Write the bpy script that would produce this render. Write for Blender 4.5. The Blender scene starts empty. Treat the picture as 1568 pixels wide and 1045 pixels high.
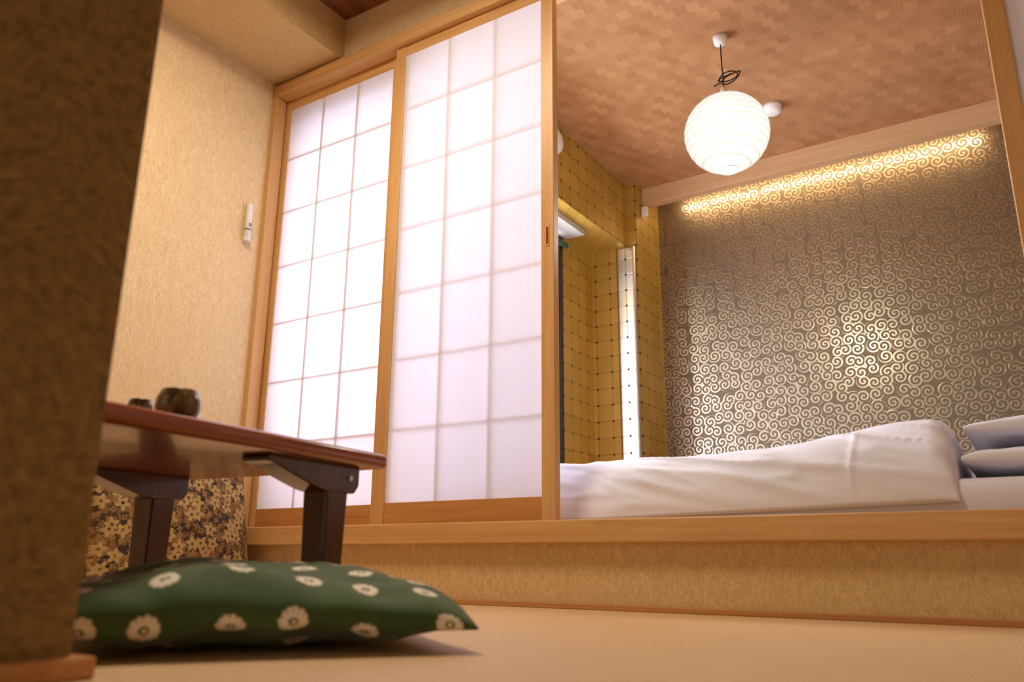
import bpy, bmesh, math, random
from mathutils import Vector, Matrix, noise
random.seed(4)
S=bpy.context.scene
H=0.118
# ------------------------------------------------------------ node helpers
class NT:
    def __init__(s,name):
        s.mat=bpy.data.materials.new(name); s.mat.use_nodes=True
        s.t=s.mat.node_tree; s.n=s.t.nodes; s.n.clear()
        s.out=s.n.new('ShaderNodeOutputMaterial')
    def link(s,a,b): s.t.links.new(a,b)
    def setin(s,sock,v):
        if isinstance(v,bpy.types.NodeSocket): s.link(v,sock)
        elif v is not None:
            if isinstance(v,(tuple,list)) and len(v)==3 and len(sock.default_value)==4: v=(*v,1)
            sock.default_value=v
    def m(s,op,a,b=None,c=None,clamp=False):
        n=s.n.new('ShaderNodeMath'); n.operation=op; n.use_clamp=clamp
        for i,v in enumerate((a,b,c)):
            if v is not None: s.setin(n.inputs[i],v)
        return n.outputs[0]
    def coord(s,kind='Object'): return s.n.new('ShaderNodeTexCoord').outputs[kind]
    def sep(s,v):
        n=s.n.new('ShaderNodeSeparateXYZ'); s.link(v,n.inputs[0]); return n.outputs
    def comb(s,x=0,y=0,z=0):
        n=s.n.new('ShaderNodeCombineXYZ')
        for i,v in enumerate((x,y,z)): s.setin(n.inputs[i],v)
        return n.outputs[0]
    def vmap(s,v,scale=(1,1,1),rot=(0,0,0)):
        n=s.n.new('ShaderNodeMapping'); s.link(v,n.inputs[0]); n.inputs['Scale'].default_value=scale; n.inputs['Rotation'].default_value=rot
        return n.outputs[0]
    def noise(s,v,scale=5,detail=3,rough=.5,dist=0):
        n=s.n.new('ShaderNodeTexNoise'); s.link(v,n.inputs['Vector'])
        n.inputs['Scale'].default_value=scale; n.inputs['Detail'].default_value=detail
        n.inputs['Roughness'].default_value=rough; n.inputs['Distortion'].default_value=dist
        return n.outputs[0]
    def voro(s,v,scale=1,rand=1,dim='2D',feat='F1'):
        n=s.n.new('ShaderNodeTexVoronoi'); n.voronoi_dimensions=dim; n.feature=feat
        s.link(v,n.inputs['Vector']); n.inputs['Scale'].default_value=scale; n.inputs['Randomness'].default_value=rand
        return n.outputs
    def white(s,v):
        n=s.n.new('ShaderNodeTexWhiteNoise'); n.noise_dimensions='3D'; s.link(v,n.inputs['Vector']); return n.outputs['Value']
    def step(s,v,a,b):
        n=s.n.new('ShaderNodeMapRange'); n.interpolation_type='SMOOTHSTEP'
        s.setin(n.inputs['Value'],v); n.inputs['From Min'].default_value=a; n.inputs['From Max'].default_value=b
        return n.outputs[0]
    def ramp(s,v,stops):
        n=s.n.new('ShaderNodeValToRGB'); s.link(v,n.inputs[0]); e=n.color_ramp.elements
        while len(e)<len(stops): e.new(.5)
        for i,(p,c) in enumerate(stops): e[i].position=p; e[i].color=(*c,1)
        return n.outputs[0]
    def mix(s,f,a,b,bt='MIX'):
        n=s.n.new('ShaderNodeMix'); n.data_type='RGBA'; n.blend_type=bt
        s.setin(n.inputs[0],f); s.setin(n.inputs[6],a); s.setin(n.inputs[7],b)
        return n.outputs[2]
    def bump(s,h,strength=.3,dist=.01):
        n=s.n.new('ShaderNodeBump'); s.link(h,n.inputs['Height']); n.inputs['Strength'].default_value=strength; n.inputs['Distance'].default_value=dist
        return n.outputs[0]
    def bsdf(s,color=None,rough=.6,metal=0,normal=None,spec=None,sheen=None,coat=None,finish=True):
        n=s.n.new('ShaderNodeBsdfPrincipled')
        s.setin(n.inputs['Base Color'],color); s.setin(n.inputs['Roughness'],rough); s.setin(n.inputs['Metallic'],metal)
        if normal is not None: s.link(normal,n.inputs['Normal'])
        if spec is not None: n.inputs['Specular IOR Level'].default_value=spec
        if sheen: n.inputs['Sheen Weight'].default_value=sheen
        if coat: n.inputs['Coat Weight'].default_value=coat; n.inputs['Coat Roughness'].default_value=.12
        if finish: s.link(n.outputs[0],s.out.inputs[0])
        return n

def lin(r,g,b):
    f=lambda c:(c/255/12.92) if c/255<=.04045 else ((c/255+.055)/1.055)**2.4
    return (f(r),f(g),f(b))

def mat_plain(name,c,rough=.6,metal=0,**k):
    t=NT(name); v=t.noise(t.coord(),30,3)
    col=t.mix(v,tuple(x*.9 for x in c),tuple(min(1,x*1.08) for x in c))
    t.bsdf(col,rough,metal,**k); return t.mat

def mat_wallpaper(name,c1,c2,c3,sc=1.0,vein=.78):
    t=NT(name); co=t.coord()
    n1=t.noise(t.vmap(co,(60*sc,60*sc,22*sc),(.3,.2,0)),1,4,.65,1.5)
    n2=t.noise(co,3,2)
    w=t.noise(t.vmap(co,(150*sc,150*sc,40*sc),(.5,-.4,.2)),1,2,.6,2.5)
    col=t.ramp(n1,[(.3,c1),(.5,c2),(.68,c3)])
    col=t.mix(t.step(w,.56,.68),col,tuple(x*vein for x in c1))
    col=t.mix(t.m('MULTIPLY',n2,.25),col,c1)
    t.bsdf(col,.85,normal=t.bump(t.m('ADD',n1,w),.3,.003),spec=.25); return t.mat

def mat_wood(name,c1,c2,axis=0,rough=.4,coat=None,sc=1):
    t=NT(name); co=t.coord()
    s=[26*sc,26*sc,26*sc]; s[axis]=1.3*sc
    n1=t.noise(t.vmap(co,tuple(s)),1,5,.6,.8)
    s2=[140*sc]*3; s2[axis]=3
    n2=t.noise(t.vmap(co,tuple(s2)),1,3,.6)
    f=t.m('ADD',t.m('MULTIPLY',n1,.75),t.m('MULTIPLY',n2,.3))
    col=t.ramp(f,[(.35,c1),(.68,c2)])
    t.bsdf(col,rough,normal=t.bump(n2,.12,.001),coat=coat); return t.mat

W1,W2=lin(196,144,86),lin(220,176,120)
wood_x=mat_wood('hinoki_wood_x',W1,W2,0); wood_y=mat_wood('hinoki_wood_y',W1,W2,1); wood_z=mat_wood('hinoki_wood_z',W1,W2,2)
beam_wood=mat_wood('pale_beam_wood',lin(196,156,112),lin(216,178,134),0)
rail_wood=mat_wood('rail_wood',lin(180,120,66),lin(202,148,90),0,.35)
table_mat=mat_wood('lacquered_table_wood',lin(108,46,19),lin(164,80,36),1,.24,coat=.5)
table_dark=mat_wood('dark_table_wood',lin(46,22,14),lin(80,38,22),2,.28,coat=.4)
ceil_wood=mat_wood('dark_ceiling_wood',lin(104,58,34),lin(150,92,58),1,.5)
wall_mat=mat_wallpaper('beige_wallpaper',lin(220,190,146),lin(230,204,160),lin(238,216,176),vein=.84)
riser_mat=mat_wallpaper('tan_plaster',lin(204,172,122),lin(220,190,140),lin(234,208,160),1.6)
# hand-brushed plaster of the partition: short fan-shaped strokes
t=NT('brushed_plaster'); co=t.coord()
vo=t.voro(t.vmap(co,(11,11,11)),1,1,'3D'); vc=t.sep(vo['Color'])
cx=t.sep(co)
ang=t.m('MULTIPLY',vc[0],3.1)
pc=t.m('ADD',t.m('MULTIPLY',t.m('COSINE',ang),cx[1]),t.m('MULTIPLY',t.m('SINE',ang),cx[2]))
pd=t.m('SUBTRACT',t.m('MULTIPLY',t.m('COSINE',ang),cx[2]),t.m('MULTIPLY',t.m('SINE',ang),cx[1]))
stk=t.noise(t.comb(t.m('MULTIPLY',pc,260.),t.m('MULTIPLY',pd,26.),vc[1]),1,3,.6,.8)
fine=t.noise(co,70,4,.6)
f=t.m('ADD',t.m('MULTIPLY',stk,.5),t.m('MULTIPLY',fine,.5))
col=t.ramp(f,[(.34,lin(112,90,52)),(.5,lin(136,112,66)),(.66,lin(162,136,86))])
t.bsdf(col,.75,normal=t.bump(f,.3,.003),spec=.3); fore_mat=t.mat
paint_tan=mat_wallpaper('soffit_paper',lin(200,168,114),lin(210,180,126),lin(220,190,138),vein=.92)
white_plastic=mat_plain('white_plastic',(.8,.78,.75),.4)
grey_metal=mat_plain('grey_metal',(.5,.48,.44),.4)
black=mat_plain('black_metal',(.012,.012,.014),.4)
grey=mat_plain('label_grey',(.25,.25,.28),.5)
green_rod=mat_plain('dark_green_rod',(.03,.08,.06),.4)

# tatami
t=NT('tatami'); co=t.coord(); xyz=t.sep(co)
wx=t.m('SINE',t.m('MULTIPLY',xyz[0],900)); wy=t.m('SINE',t.m('MULTIPLY',xyz[1],420))
n1=t.noise(t.vmap(co,(12,400,10)),1,3); n2=t.noise(co,2.5,2)
f=t.m('ADD',t.m('MULTIPLY',n1,.6),t.m('MULTIPLY',wy,.20))
col=t.ramp(f,[(.1,lin(196,160,118)),(.5,lin(238,206,162))])
col=t.mix(t.m('MULTIPLY',n2,.3),col,lin(222,184,138))
t.bsdf(col,.5,normal=t.bump(t.m('ADD',wy,t.m('MULTIPLY',wx,.3)),.6,.001),spec=.4); tatami=t.mat

# basket weave ceiling
t=NT('ajiro_weave_ceiling'); co=t.vmap(t.coord(),(20,20,20),(0,0,.0)); xyz=t.sep(co)
row=t.m('FLOOR',xyz[1]); xs=t.m('ADD',xyz[0],t.m('MULTIPLY',row,.5))
cellx=t.m('FLOOR',xs)
cell=t.comb(cellx,row,0); rnd=t.white(cell)
chk=t.m('MODULO',t.m('ABSOLUTE',t.m('ADD',cellx,row)),2.)
sx=t.m('SINE',t.m('MULTIPLY',xs,25.13)); sy=t.m('SINE',t.m('MULTIPLY',xyz[1],25.13))
st=t.m('ADD',t.m('MULTIPLY',sx,chk),t.m('MULTIPLY',sy,t.m('SUBTRACT',1.,chk)))
cloud=t.noise(co,.25,3)
f=t.m('ADD',t.m('MULTIPLY',rnd,.24),t.m('ADD',t.m('MULTIPLY',st,.07),t.m('ADD',t.m('MULTIPLY',chk,.12),t.m('MULTIPLY',cloud,.60))))
col=t.ramp(f,[(0,lin(146,98,60)),(.5,lin(176,128,86)),(1,lin(206,160,114))])
t.bsdf(col,.45,normal=t.bump(st,.14,.002),spec=.4); weave=t.mat

# curl wallpaper
t=NT('metallic_curl_wallpaper'); co=t.sep(t.coord())
U=t.comb(t.m('MULTIPLY',co[0],17.2),t.m('MULTIPLY',co[2],17.2),0)
vo=t.voro(U,1,.5); P=t.sep(vo['Position']); Uo=t.sep(U)
dx=t.m('SUBTRACT',Uo[0],P[0]); dy=t.m('SUBTRACT',Uo[1],P[1])
r=t.m('SQRT',t.m('ADD',t.m('MULTIPLY',dx,dx),t.m('MULTIPLY',dy,dy)))
th=t.m('ARCTAN2',dy,dx); cs=t.sep(vo['Color'])
sg=t.m('SUBTRACT',t.m('MULTIPLY',t.m('GREATER_THAN',cs[0],.35),2.),1.)
ph=t.m('ADD',t.m('MULTIPLY',r,19.),t.m('ADD',t.m('MULTIPLY',th,sg),t.m('MULTIPLY',cs[1],6.28)))
sp=t.step(t.m('SINE',ph),.12,.55)
mask=t.m('MULTIPLY',sp,t.step(r,.66,.56))
grain=t.noise(t.vmap(t.coord(),(300,300,6)),1,2)
basec=t.mix(grain,lin(108,94,74),lin(124,109,86))
curl=t.mix(grain,lin(184,172,148),lin(204,192,168))
a=t.bsdf(basec,.5,.58,finish=False); b=t.bsdf(curl,.29,1.0,normal=t.bump(mask,.25,.002),finish=False)
mx=t.n.new('ShaderNodeMixShader'); t.link(mask,mx.inputs[0]); t.link(a.outputs[0],mx.inputs[1]); t.link(b.outputs[0],mx.inputs[2]); t.link(mx.outputs[0],t.out.inputs[0])
curl_mat=t.mat

def gold_mat(name,c1,c2,rough,metal,ln=.45):
    t=NT(name); co=t.sep(t.coord())
    hx=t.m('MULTIPLY',t.m('ADD',co[0],co[1]),11.); hz=t.m('MULTIPLY',co[2],11.)
    fx=t.m('ABSOLUTE',t.m('SUBTRACT',t.m('FRACT',hx),.5)); fz=t.m('ABSOLUTE',t.m('SUBTRACT',t.m('FRACT',hz),.5))
    line=t.m('MAXIMUM',t.step(fx,.035,.015),t.step(fz,.035,.015))
    rr=t.m('SQRT',t.m('ADD',t.m('MULTIPLY',fx,fx),t.m('MULTIPLY',fz,fz)))
    dot=t.step(rr,.09,.06)
    cellr=t.white(t.comb(t.m('FLOOR',t.m('ADD',hx,.5)),t.m('FLOOR',t.m('ADD',hz,.5)),0))
    n1=t.noise(t.vmap(t.coord(),(200,200,200)),1,2)
    base=t.mix(t.m('ADD',t.m('MULTIPLY',cellr,.6),t.m('MULTIPLY',n1,.4)),c1,c2)
    col=t.mix(t.m('MULTIPLY',line,ln),base,lin(96,72,24)); col=t.mix(dot,col,lin(50,38,18))
    t.bsdf(col,rough,metal,normal=t.bump(t.m('SUBTRACT',1.,line),.3,.002)); return t.mat
gold=gold_mat('gold_grid_wallpaper',lin(176,140,56),lin(202,166,80),.4,.3)
gold_satin_glint=gold_mat('satin_gold_window_reflection',lin(206,200,184),lin(222,216,204),.30,.9,.3)  # gold paled towards white: window reflection put into the column's colour

def mat_thin(name,c1,c2,trans,sc=60):
    t=NT(name); n1=t.noise(t.coord(),sc,4,.7)
    c=t.mix(n1,c1,c2)
    d=t.n.new('ShaderNodeBsdfDiffuse'); tr=t.n.new('ShaderNodeBsdfTranslucent'); t.setin(d.inputs[0],c); t.setin(tr.inputs[0],c)
    mx=t.n.new('ShaderNodeMixShader'); mx.inputs[0].default_value=trans
    t.link(d.outputs[0],mx.inputs[1]); t.link(tr.outputs[0],mx.inputs[2]); t.link(mx.outputs[0],t.out.inputs[0]); return t.mat
paper=mat_thin('shoji_paper',(.85,.845,.93),(.91,.905,.98),.57)
lattice_a=mat_thin('pale_lattice_wood',lin(240,214,196),lin(250,232,216),.40,20)
lattice_b=mat_thin('pale_lattice_wood_thin',lin(240,214,196),lin(250,232,216),.5,20)

def mat_emit(name,c,s):
    t=NT(name); e=t.n.new('ShaderNodeEmission'); e.inputs[0].default_value=(*c,1); e.inputs[1].default_value=s
    t.link(e.outputs[0],t.out.inputs[0]); return t.mat
led=mat_emit('warm_led',(1,.84,.55),24)
skyglass=mat_emit('frosted_window_glow',(.80,.84,1.0),10)
warmglass=mat_emit('added_lamp_glow',(1,.84,.62),6)  # glowing face of the added, unseen ceiling lamp

t=NT('glowing_washi'); co=t.coord(); z=t.sep(co)[2]
n1=t.noise(co,25,4,.6); lw=t.n.new('ShaderNodeLayerWeight'); lw.inputs[0].default_value=.35
rib=t.step(t.m('SINE',t.m('MULTIPLY',t.m('ADD',z,t.m('MULTIPLY',t.sep(co)[0],.06)),2*math.pi/.0285)),.82,.98)
colr=t.mix(t.m('MULTIPLY',rib,.5),(1,.95,.86),(1,.84,.62))
stn=t.m('SUBTRACT',t.m('ADD',1.18,t.m('MULTIPLY',n1,.22)),t.m('ADD',t.m('MULTIPLY',rib,.18),t.m('MULTIPLY',lw.outputs['Facing'],.5)))
e=t.n.new('ShaderNodeEmission'); t.link(colr,e.inputs[0]); t.link(stn,e.inputs[1]); t.link(e.outputs[0],t.out.inputs[0]); washi=t.mat

t=NT('white_cotton'); n1=t.noise(t.coord(),9,4,.6)
t.bsdf(t.mix(n1,(.74,.76,.91),(.82,.84,.98)),.85,normal=t.bump(t.noise(t.coord(),400,2),.08,.001),sheen=.2); cotton=t.mat

# green shibori fabric (UV in metres)
t=NT('green_shibori_fabric'); uv=t.coord('UV'); U=t.vmap(uv,(11.2,11.2,1)); vo=t.voro(U,1,.40); P=t.sep(vo['Position']); Uo=t.sep(U)
dx=t.m('SUBTRACT',Uo[0],P[0]); dy=t.m('SUBTRACT',Uo[1],P[1])
r=t.m('SQRT',t.m('ADD',t.m('MULTIPLY',dx,dx),t.m('MULTIPLY',dy,dy))); th=t.m('ARCTAN2',dy,dx)
jit=t.noise(U,11,2); r2=t.m('ADD',r,t.m('MULTIPLY',t.m('SUBTRACT',jit,.5),.07))
pet=t.m('SINE',t.m('MULTIPLY',th,12.))
disk=t.step(t.m('ADD',r2,t.m('MULTIPLY',pet,.006)),.215,.185)
sp=t.m('MULTIPLY',t.step(pet,.3,.95),t.m('MULTIPLY',t.step(r2,.11,.15),.3))
hole=t.m('MULTIPLY',t.step(r2,.080,.062),t.step(r2,.025,.040))
mask=t.m('MULTIPLY',disk,t.m('SUBTRACT',1.,t.m('MAXIMUM',hole,sp),clamp=True),clamp=True)
cl=t.noise(uv,14,4,.6); fib=t.noise(t.vmap(uv,(500,60,1)),1,2)
g=t.mix(cl,lin(36,64,28),lin(80,108,52)); g=t.mix(t.m('MULTIPLY',fib,.3),g,lin(22,42,18))
cc=t.mix(mask,g,lin(240,232,214))
t.bsdf(cc,.8,normal=t.bump(fib,.15,.001),sheen=.15); shibori=t.mat

# brown and cream flower print
t=NT('brown_floral_fabric'); uv=t.coord('UV')
def flowers(scale,rand,rad,np_):
    U=t.vmap(uv,(scale,scale,1)); vo=t.voro(U,1,rand); P=t.sep(vo['Position']); Uo=t.sep(U)
    dx=t.m('SUBTRACT',Uo[0],P[0]); dy=t.m('SUBTRACT',Uo[1],P[1])
    r=t.m('SQRT',t.m('ADD',t.m('MULTIPLY',dx,dx),t.m('MULTIPLY',dy,dy))); th=t.m('ARCTAN2',dy,dx)
    c=t.sep(vo['Color'])
    edge=t.m('ADD',rad,t.m('MULTIPLY',t.m('SINE',t.m('ADD',t.m('MULTIPLY',th,float(np_)),t.m('MULTIPLY',c[0],6.28))),rad*.28))
    d=t.m('SUBTRACT',edge,r)
    return t.m('MULTIPLY',t.step(d,0.,.05),t.step(r,rad*.2,rad*.34))
f1=flowers(19,1.,.38,5); f2=flowers(40,1.,.36,4)
n1=t.noise(uv,60,3); n3=t.noise(uv,30,4,.6,1.)
bg=t.mix(t.step(n3,.42,.58),lin(52,34,16),lin(124,90,46))
cc=t.mix(t.m('MULTIPLY',f2,.7),bg,lin(154,118,66))
cc=t.mix(t.m('MULTIPLY',f1,.8),cc,t.mix(n1,lin(166,134,80),lin(202,170,110)))
t.bsdf(cc,.85); floral=t.mat

t=NT('glazed_ceramic'); co=t.coord(); n1=t.noise(t.vmap(co,(40,40,16)),1,4,.6,2)
t.bsdf(t.ramp(n1,[(.4,lin(56,44,26)),(.55,lin(112,90,50)),(.7,lin(166,140,88))]),.25,0,coat=.45); glaze=t.mat

# ------------------------------------------------------------ mesh helpers
def link(o): S.collection.objects.link(o); return o
def mkobj(name,bm,mats,smooth=False,bevel=0,seg=2):
    me=bpy.data.meshes.new(name); bm.normal_update(); bm.to_mesh(me); bm.free()
    for m in mats: me.materials.append(m)
    if smooth:
        for p in me.polygons: p.use_smooth=True
    o=link(bpy.data.objects.new(name,me))
    if bevel:
        b=o.modifiers.new('bevel','BEVEL'); b.width=bevel; b.segments=seg; b.limit_method='ANGLE'
    return o
def addbox(bm,x0,x1,y0,y1,z0,z1,mi=0):
    vs=[bm.verts.new((x,y,z)) for z in (z0,z1) for y in (y0,y1) for x in (x0,x1)]
    for idx in ((0,2,3,1),(4,5,7,6),(0,1,5,4),(2,6,7,3),(0,4,6,2),(1,3,7,5)):
        f=bm.faces.new([vs[i] for i in idx]); f.material_index=mi
def box(name,x0,x1,y0,y1,z0,z1,mat,bevel=0):
    bm=bmesh.new(); addbox(bm,x0,x1,y0,y1,z0,z1); return mkobj(name,bm,[mat],bevel=bevel)
def lathe(bm,prof,seg=48,c=(0,0,0),mi=0,cap=True):
    rings=[]
    for r,z in prof:
        rings.append([bm.verts.new((c[0]+r*math.cos(2*math.pi*i/seg),c[1]+r*math.sin(2*math.pi*i/seg),c[2]+z)) for i in range(seg)])
    for a,b in zip(rings,rings[1:]):
        for i in range(seg):
            f=bm.faces.new((a[i],a[(i+1)%seg],b[(i+1)%seg],b[i])); f.material_index=mi
    if cap:
        f=bm.faces.new(rings[0][::-1]); f.material_index=mi
        f=bm.faces.new(rings[-1]); f.material_index=mi
def group(name,parts,loc=(0,0,0),rot=(0,0,0)):
    e=link(bpy.data.objects.new(name,None)); e.empty_display_size=.1
    for p in parts: p.parent=e
    e.location=loc; e.rotation_euler=rot; return e
def tube(name,pts,r,mat):
    cu=bpy.data.curves.new(name,'CURVE'); cu.dimensions='3D'; cu.bevel_depth=r; cu.bevel_resolution=4
    sp=cu.splines.new('NURBS'); sp.points.add(len(pts)-1)
    for p,q in zip(sp.points,pts): p.co=(*q,1)
    sp.use_endpoint_u=True; sp.order_u=3
    cu.materials.append(mat); return link(bpy.data.objects.new(name,cu))

D=2.0
CZ=2.243
# ------------------------------------------------------------ room shell
box('floor',-2.6,1.3,-2.0,2.0,-.05,0,tatami)
box('wall_left',-2.6,-2.49,-2.0,2.12,0,CZ,wall_mat)
box('wall_right',1.2,1.3,-2.0,4.5,0,CZ,wall_mat)
box('ceiling',-2.6,1.3,-2.0,2.08,CZ,CZ+.05,ceil_wood)
box('wall_step_riser',-2.49,1.2,2.0,2.1,0,.170,riser_mat)
box('wall_above_screen',-2.49,1.2,2.005,2.075,2.04,CZ,wall_mat)
box('ceiling_soffit_beam',-2.49,-2.12,-2.0,2.005,2.06,CZ,paint_tan)
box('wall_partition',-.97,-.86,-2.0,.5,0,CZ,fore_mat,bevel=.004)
box('baseboard_partition',-.98,-.838,-2.0,.515,0,.022,rail_wood,bevel=.003)
box('trim_sill',-2.49,1.2,1.965,2.12,.170,.232,wood_x,bevel=.004)
box('trim_lintel',-2.49,1.2,1.975,2.10,1.995,2.045,wood_x,bevel=.003)
box('trim_jamb_left',-2.49,-2.465,1.975,2.03,.232,1.995,wood_z,bevel=.003)
box('baseboard_step',-2.49,1.2,1.985,2.0,0,.014,rail_wood,bevel=.002)

# sleeping alcove shell
box('floor_alcove',-2.7,1.3,2.1,4.45,.12,.2,wood_x)
box('ceiling_alcove',-2.7,1.3,2.08,4.45,CZ,CZ+.05,weave)
box('wall_back',-2.1,1.3,4.30,4.40,.2,CZ,curl_mat)
box('wall_alcove_left',-2.12,-2.02,3.56,3.95,.2,1.85,gold)
box('wall_alcove_recess',-2.12,-1.86,3.95,4.30,.2,1.85,gold)
box('wall_alcove_column',-1.855,-1.745,3.935,3.97,.2,1.85,gold_satin_glint,bevel=.012)
box('wall_alcove_column_side',-1.86,-1.74,3.97,4.30,.2,CZ,gold)
box('wall_alcove_bulkhead',-2.5,-1.8,2.12,3.969,1.85,CZ,gold)
# window set back in an invented bay so daylight reaches the shoji
box('wall_window_return',-2.46,-2.02,3.50,3.56,.2,1.85,gold)
box('wall_window_bottom',-2.55,-2.47,2.12,3.56,.2,.42,gold)
box('wall_window_outer',-2.7,-2.46,2.075,2.12,.2,CZ,wall_mat)
bm=bmesh.new()
addbox(bm,-2.50,-2.47,2.14,2.18,.42,1.85); addbox(bm,-2.50,-2.47,3.45,3.50,.42,1.85)
addbox(bm,-2.50,-2.47,2.18,3.45,.42,.46); addbox(bm,-2.50,-2.47,2.18,3.45,1.80,1.85); addbox(bm,-2.50,-2.47,2.80,2.84,.46,1.80)
addbox(bm,-2.495,-2.49,2.18,3.45,.46,1.80,1)
mkobj('window_1',bm,[black,skyglass])
box('trim_window_post',-2.02,-2.0,3.545,3.575,.2,1.82,black)
group('curtain_rail',[tube('rod',[(-1.98,2.5,1.77),(-1.98,3.0,1.77),(-1.98,3.58,1.77)],.015,green_rod),
     box('rail_box',-2.0,-1.88,2.3,3.60,1.820,1.849,grey_metal)])
box('trim_cove_beam',-1.74,1.2,4.06,4.12,2.138,CZ,beam_wood,bevel=.003)
box('led_strip_light',-1.60,-.01,4.195,4.212,2.208,2.222,led)
box('cove_bracket',-1.735,-1.70,4.04,4.06,2.06,2.12,white_plastic,bevel=.004)

# ------------------------------------------------------------ shoji screens
def shoji(x0,x1,yf,nm='shoji_screen',pull=None,gap=.006,kw=.0028,lm=None):
    st=.045; parts=[]
    zb,zt=.232,1.995; pb,pt=.300,1.952
    parts+= [box('stile_left',x0,x0+st,yf,yf+.03,zb,zt,wood_z,.002),box('stile_right',x1-st,x1,yf,yf+.03,zb,zt,wood_z,.002)]
    parts+= [box('rail_bottom',x0+st,x1-st,yf+.002,yf+.028,zb,pb,rail_wood,.002),box('rail_top',x0+st,x1-st,yf+.002,yf+.028,pt,zt,wood_x,.002)]
    parts.append(box('paper',x0+st,x1-st,yf+.004,yf+.0048,pb,pt,paper))
    bm=bmesh.new(); a,b=x0+st,x1-st; k0=yf+.0048+gap
    for i in (1,2):
        x=a+(b-a)*i/3; addbox(bm,x-kw,x+kw,k0,k0+.008,pb,pt)
    for k in range(1,7):
        z=pb+(pt-pb)*k/7; addbox(bm,a,b,k0+.0003,k0+.008,z-kw,z+kw)
    parts.append(mkobj('kumiko_lattice',bm,[lm or lattice_a]))
    if pull:
        bm=bmesh.new(); addbox(bm,pull-.007,pull+.007,yf-.0015,yf+.001,1.055,1.125,0); addbox(bm,pull-.004,pull+.004,yf-.002,yf,1.062,1.118,1)
        parts.append(mkobj('finger_pull',bm,[wood_z,table_mat]))
    return group(nm,parts)
shoji(-2.485,-1.83,2.035,gap=.0016,kw=.0034)
shoji(-1.83,-1.15,2.0,pull=-1.172,gap=.0045,kw=.0030,lm=lattice_b)
shoji(.036,.70,2.0,gap=.002)

# ------------------------------------------------------------ pendant lantern
LX,LY,LZ=-.872,2.918,1.794
bm=bmesh.new(); R=.166; prof=[]
n=110
for i in range(n+1):
    a=math.radians(-78)+(math.radians(156))*i/n
    z=R*.98*math.sin(a); rr=R*math.cos(a)*(1+.010*abs(math.sin(math.pi*z/.0285)))
    prof.append((rr,z))
lathe(bm,prof,64,cap=False)
globe=mkobj('paper_globe',bm,[washi],True)
bm=bmesh.new(); lathe(bm,[(.037,-.004),(.037,.004)],32,(0,0,.163)); lathe(bm,[(.037,-.003),(.037,.003)],32,(0,0,-.163)); 
lathe(bm,[(.012,0),(.014,.03),(.008,.05)],20,(0,0,.163))
rings=mkobj('socket_and_rings',bm,[white_plastic],True)
cz=CZ-LZ
bm=bmesh.new(); lathe(bm,[(.010,-.038),(.026,-.032),(.029,-.012),(.031,0)],32,(0,0,cz)); can=mkobj('ceiling_canopy',bm,[white_plastic],True)
cord=tube('cord',[(0,0,.2),(.002,0,.26),(-.002,0,.34),(0,0,cz-.03)],.0028,black)
lp=[]
for i in range(48):
    a=i/47*4*math.pi; k=i/47
    lp.append((.012+(.030+.014*k)*math.cos(a)+.018*k,.012*math.sin(a*1.3),.250+(.016+.006*k)*math.sin(a)+.30*(.030*math.cos(a))))
knot=tube('cord_bundle',lp,.0026,black)
tail=tube('cord_tail',[(-.040,0,.228),(-.015,.01,.240),(.02,0,.262),(.075,0,.262)],.0028,black)
group('pendant_lantern',[globe,rings,can,cord,knot,tail],(LX,LY,LZ))
bm=bmesh.new(); lathe(bm,[(.026,-.045),(.038,-.040),(.042,-.015),(.044,0)],36,(-.835,3.56,CZ)); mkobj('smoke_detector',bm,[white_plastic],True)
bm=bmesh.new(); lathe(bm,[(.035,.0),(.06,.012),(.07,.03),(.07,.045)],36); v=mkobj('wall_disc',bm,[white_plastic],True); v.rotation_euler=(0,-math.pi/2,0); v.location=(-1.757,3.12,2.13)  # white disc on the bulkhead, taken for a lamp, built without light

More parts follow.
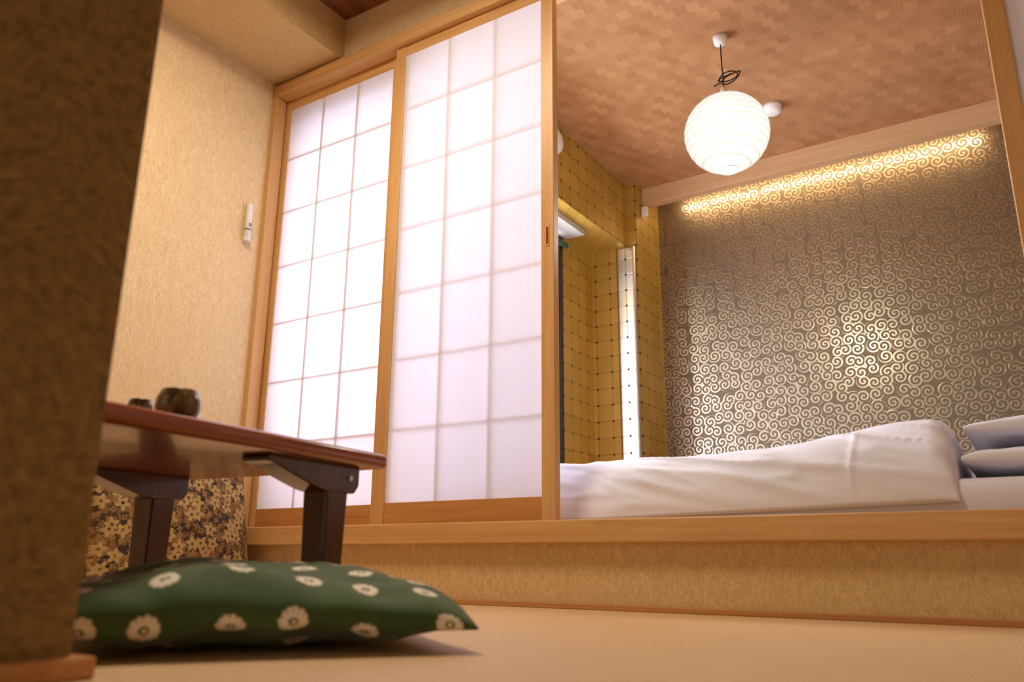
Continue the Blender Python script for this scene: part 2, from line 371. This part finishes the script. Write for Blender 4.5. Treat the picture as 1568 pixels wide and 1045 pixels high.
# ------------------------------------------------------------ bed
def pillow(name,sx,sy,h,mat,seed=0,pinch=.06,nn=44,expo=.42,hb=None,wr=.006,corner=.0,expob=None,edge_wave=0):
    bm=bmesh.new(); uvl=bm.loops.layers.uv.new('UVMap'); hb=hb if hb is not None else h
    expob=expob or expo
    N=2000
    def mkarc(hh,ex):
        arc=[0]
        for i in range(1,N+1):
            # denser sampling near the rim, where the profile is steep
            u0=math.sin((i-1)/N*math.pi/2); u1=math.sin(i/N*math.pi/2)
            arc.append(arc[-1]+math.hypot((u1-u0)*sx/2,hh*(max(0,1-u0*u0)**ex-(max(0,1-u1*u1))**ex)))
        return arc
    AT=mkarc(h*.88,expo); AB=mkarc(hb*.88,expob)
    def A(tab,u):
        k=math.asin(min(1,abs(u)))/(math.pi/2)
        return math.copysign(tab[min(N,int(round(k*N)))],u)
    k_=1.0*sy/sx
    grids={}
    for side in (1,-1):
        g=[]
        for j in range(nn+1):
            row=[]
            for i in range(nn+1):
                u=math.sin((2*i/nn-1)*math.pi/2); v=math.sin((2*j/nn-1)*math.pi/2)
                x=u*sx/2*(1-pinch*(1-v*v)*abs(u)**3) ; y=v*sy/2*(1-pinch*(1-u*u)*abs(v)**3)
                e=max(0,(1-u*u)*(1-v*v)); k=e**(expo if side>0 else expob)
                hh=(h if side>0 else hb)*k
                nz=noise.noise(Vector((x*7+seed,y*7,side*3)))*wr*2+noise.noise(Vector((x*22+seed,y*22,side)))*wr
                cr=corner*(abs(u*v))**4
                ew=edge_wave*noise.noise(Vector((x*9,y*9,seed+7)))*max(abs(u),abs(v))**4
                z=side*hh+nz*min(1,k*1.6)+cr+ew
                edge=(i in(0,nn) or j in(0,nn))
                if edge and side==-1: row.append((grids[1][j][i][0],u,v)); continue
                row.append((bm.verts.new((x,y,z)),u,v))
            g.append(row)
        grids[side]=g
        for j in range(nn):
            for i in range(nn):
                q=[g[j][i],g[j][i+1],g[j+1][i+1],g[j+1][i]]
                if side<0: q=q[::-1]
                try: f=bm.faces.new([a[0] for a in q])
                except ValueError: continue
                for l,(vv,u,v) in zip(f.loops,q):
                    # u: plain width; v: arc length, continuing round the near edge
                    l[uvl].uv=(u*sx/2+.5,(A(AT,v)*k_ if side>0 else -(AT[N]+AB[N])*k_-A(AB,v)*k_)+.5)
    return mkobj(name,bm,[mat],True)

bm=bmesh.new(); addbox(bm,-1.70,.62,2.125,3.55,.2,.315); mat_o=mkobj('mattress',bm,[cotton],True,.04,4)

def zr(x):
    pts=[(-1.9,.418),(-1.1,.420),(-.8,.425),(-.6,.438),(-.45,.458),(-.3,.478),(-.18,.489),(.2,.489)]
    for (a,b),(c,d) in zip(pts,pts[1:]):
        if a<=x<=c:
            k=(x-a)/(c-a); return b+(d-b)*k
    return pts[-1][1]
bm=bmesh.new(); NX,NP=200,80; X0,X1=-1.74,-.160; g=[]
for i in range(NX+1):
    x=X0+(X1-X0)*(1-(1-i/NX)**1.25); row=[]
    e=(X1-x)/.06; endf=1 if e>=1 else max(0,1-(1-e)**2.4)**.42
    e2=(x-X0)/.12; endl=1 if e2>=1 else math.sqrt(max(0,1-(1-e2)**2))
    ef=min(endf,endl)
    zb_=.236+max(0,(x+1.1))*.024
    rw=.20+.10*max(0,min(1,(x+.9)/.6))
    for j in range(NP+1):
        s=j/NP
        if s<.45:
            a=s/.45*math.pi/2; c,sn=math.cos(a),math.sin(a)
            y=2.112+rw*(1-abs(c)**.9); zz=zb_+(zr(x)-zb_)*(abs(sn)**.9)
        else:
            k=(s-.45)/.55; y=2.112+rw+k*1.1; zz=zr(x)-k*.04-.04*max(0,(k-.8)/.2)**2
            if x>-.7: zz-=.05*k*min(1,(x+.7)/.3)
        base=.318 if y>2.16 else zb_
        zz=base+(zz-base)*ef if zz>base else zz
        w=.006*noise.noise(Vector((x*2.2,y*3,2)))+.005*noise.noise(Vector((x*7+y*9,y*4+zz*3,5)))
        q=(x*.5+zz*2.2+y*.8); pdir=(x*1.2-zz*.6)
        rd=1-abs(noise.noise(Vector((q*6,pdir*1.8,1.7))))*2
        fold=.012*max(0,rd-.55)/.45
        rd2=1-abs(noise.noise(Vector((q*11+3,pdir*3.0,6.7))))*2
        fold+=.006*max(0,rd2-.5)/.5
        amp=min(1,s*7)*ef
        y2=y-(fold+w)*amp if s<.55 else y
        z2=zz+(w+.3*fold)*amp
        if abs(x+.39)<.008 and s<.5: y2-=.004*amp
        row.append(bm.verts.new((x,max(y2,2.105),z2)))
    g.append(row)
for i in range(NX):
    for j in range(NP): bm.faces.new((g[i][j],g[i+1][j],g[i+1][j+1],g[i][j+1]))
duv=mkobj('duvet',bm,[cotton],True)
so=duv.modifiers.new('sol','SOLIDIFY'); so.thickness=.006; so.offset=-1
group('futon_bed',[mat_o,duv])
p1=pillow('bed_pillow',.66,.46,.041,cotton,3,wr=.004,expo=.28,pinch=.02); p1.location=(.178,2.40,.361)
p2=pillow('bed_pillow',.64,.44,.040,cotton,9,wr=.005,expo=.28,pinch=.02); p2.location=(.172,2.46,.441); p2.rotation_euler=(0,.0,.02)

# ------------------------------------------------------------ table
TL,TW=1.02,.60
def table():
    parts=[]
    bm=bmesh.new(); addbox(bm,-TW/2,TW/2,-TL/2,TL/2,-.030,0); parts.append(mkobj('table_top',bm,[table_mat],True,.011,4))
    k=0
    for sx in (-1,1):
        for sy in (-1,1):
            k+=1
            cx=sx*(TW/2-.066); cy=sy*(TL/2-.103)
            bm=bmesh.new()
            z0,z1=-.318,-.075
            def ring(z,w): return [bm.verts.new((cx+a*w,cy+b*w,z)) for a,b in((-1,-1),(1,-1),(1,1),(-1,1))]
            ra,rb=ring(z0,.025),ring(z1,.030)
            for i in range(4): bm.faces.new((ra[i],ra[(i+1)%4],rb[(i+1)%4],rb[i]))
            bm.faces.new(ra[::-1]); bm.faces.new(rb)
            parts.append(mkobj('leg_%d'%k,bm,[table_dark],False,.006,3))
            bm=bmesh.new(); L0,L1=-.185,.060; top=-.028
            pr=[(L1,top),(L1,-.064),(L1-.012,-.080),(-.036,-.080)]
            for i in range(1,9):
                a=i/8; pr.append((-.036-(abs(L0)-.056)*a, -.080+ .036*(a**1.6)+.004*math.sin(a*math.pi)))
            pr+=[(L0-.002,-.040),(L0,top)]
            f1=[bm.verts.new((cx-.031,cy+sy*p,z)) for p,z in pr]; f2=[bm.verts.new((cx+.031,cy+sy*p,z)) for p,z in pr]
            bm.faces.new(f1); bm.faces.new(f2[::-1])
            for i in range(len(pr)): j=(i+1)%len(pr); bm.faces.new((f1[j],f1[i],f2[i],f2[j]))
            bmesh.ops.recalc_face_normals(bm,faces=bm.faces)
            parts.append(mkobj('bracket_%d'%k,bm,[table_dark],False,.004,2))
            bm=bmesh.new(); lathe(bm,[(.005,-.003),(.005,.003)],16)
            b=mkobj('bolt_%d'%k,bm,[white_plastic]); b.rotation_euler=(0,math.pi/2,0); b.location=(cx+sx*.032,cy+sy*.03,-.052); parts.append(b)
    return parts
ang=math.radians(5)
fx,fy=-1.072,1.21
tc=Vector((fx,fy,0))-Matrix.Rotation(ang,3,'Z')@Vector((TW/2,TL/2,0))
TZ=.322
group('low_table',table(),(tc.x,tc.y,TZ),(0,0,ang))
for o in bpy.data.objects:
    if o.name.startswith('leg_'):
        for v in o.data.vertices:
            if v.co.z<-.3: v.co.z=-TZ

def cup(name,x,y,r,h):
    bm=bmesh.new(); prof=[(r*.5,0),(r*.52,.003),(r*.84,h*.18),(r,h*.45),(r*.97,h*.72),(r*.80,h*.98),(r*.78,h),(r*.72,h*.98),(r*.86,h*.7),(r*.8,h*.3),(r*.3,h*.12)]
    lathe(bm,prof,40); o=mkobj(name,bm,[glaze],True); o.location=(x,y,TZ+.0003); return o
cup('tea_cup',-1.115,.762,.034,.052)
cup('tea_cup',-1.20,.752,.021,.044)

# ------------------------------------------------------------ cushions
gc=pillow('green_floor_cushion',.57,.55,.066,shibori,1,pinch=.06,nn=90,expo=.46,hb=.048,wr=.007,corner=-.014,expob=.34,edge_wave=.012)
gc.location=(-1.050,.880,.051); gc.rotation_euler=(0,0,math.radians(52.7))
fc=pillow('brown_floral_cushion',.58,.44,.07,floral,5,pinch=.04,nn=40,expo=.36)
fc.matrix_world=Matrix.Translation((-2.375,1.655,.222))@Matrix.Rotation(math.radians(90),4,'Z')@Matrix.Rotation(math.radians(78),4,'X')

# white cylinder on the wall, taken for a lamp, modelled unlit
bm=bmesh.new(); lathe(bm,[(.010,-.072),(.013,-.068),(.013,.068),(.010,.072)],24); a=mkobj('body',bm,[white_plastic],True)
bm=bmesh.new(); addbox(bm,.008,.0138,-.006,.006,-.025,-.01); lathe(bm,[(.0134,-.04),(.0134,-.032)],24); b=mkobj('label',bm,[grey])
bm=bmesh.new(); lathe(bm,[(.015,-.085),(.016,-.07)],20); c=mkobj('holder',bm,[white_plastic])
group('wall_cylinder',[a,b,c],(-2.475,1.905,1.286+H))

# unseen ceiling lamp, added to give the front room its warm light
CLX,CLY=-1.45,1.05
bm=bmesh.new(); lathe(bm,[(.26,-.07),(.28,-.05),(.28,0)],48,(CLX,CLY,CZ),0)
lathe(bm,[(.25,-.075),(.25,-.071)],48,(CLX,CLY,CZ),1); mkobj('added_ceiling_lamp',bm,[white_plastic,warmglass],True)

# ------------------------------------------------------------ lights
def area(name,loc,rot,size,power,col,sy=None):
    l=bpy.data.lights.new(name,'AREA'); l.size=size; l.energy=power; l.color=col
    if sy: l.shape='RECTANGLE'; l.size_y=sy
    o=link(bpy.data.objects.new(name,l)); o.location=loc; o.rotation_euler=rot; return o
area('front_room_fill',(CLX,CLY,CZ-.09),(0,0,0),.5,25,(1,.84,.62))  # added fill just under the unseen ceiling lamp
area('window_daylight',(-2.455,2.82,1.13),(0,-math.pi/2,0),1.3,25,(.80,.85,1.0),1.25)
l=bpy.data.lights.new('lantern_fill','POINT'); l.energy=9.5; l.color=(1,.93,.83); l.shadow_soft_size=.08
o=link(bpy.data.objects.new('lantern_fill',l)); o.location=(LX,LY,LZ-.27)  # point light added in open air below the globe to light the alcove
w=bpy.data.worlds.new('world'); S.world=w; w.use_nodes=True
w.node_tree.nodes['Background'].inputs[0].default_value=(1,.87,.72,1); w.node_tree.nodes['Background'].inputs[1].default_value=.56

# ------------------------------------------------------------ camera
th=math.radians(33); p=math.atan(.274); r=.0081
F=Vector((-math.sin(th)*math.cos(p),math.cos(th)*math.cos(p),math.sin(p)))
Rt=Vector((math.cos(th),math.sin(th),0)); Up=Rt.cross(F)
R2=Rt*math.cos(r)+Up*math.sin(r); U2=Up*math.cos(r)-Rt*math.sin(r)
M=Matrix((R2,U2,-F)).transposed().to_4x4(); M.translation=(0,0,H)
cd=bpy.data.cameras.new('camera'); cd.sensor_width=36; cd.lens=1240/1568*36; cd.clip_start=.01
cd.dof.use_dof=True; cd.dof.focus_distance=2.6; cd.dof.aperture_fstop=3.0
cam=link(bpy.data.objects.new('camera',cd)); cam.matrix_world=M; S.camera=cam
S.view_settings.view_transform='Standard'
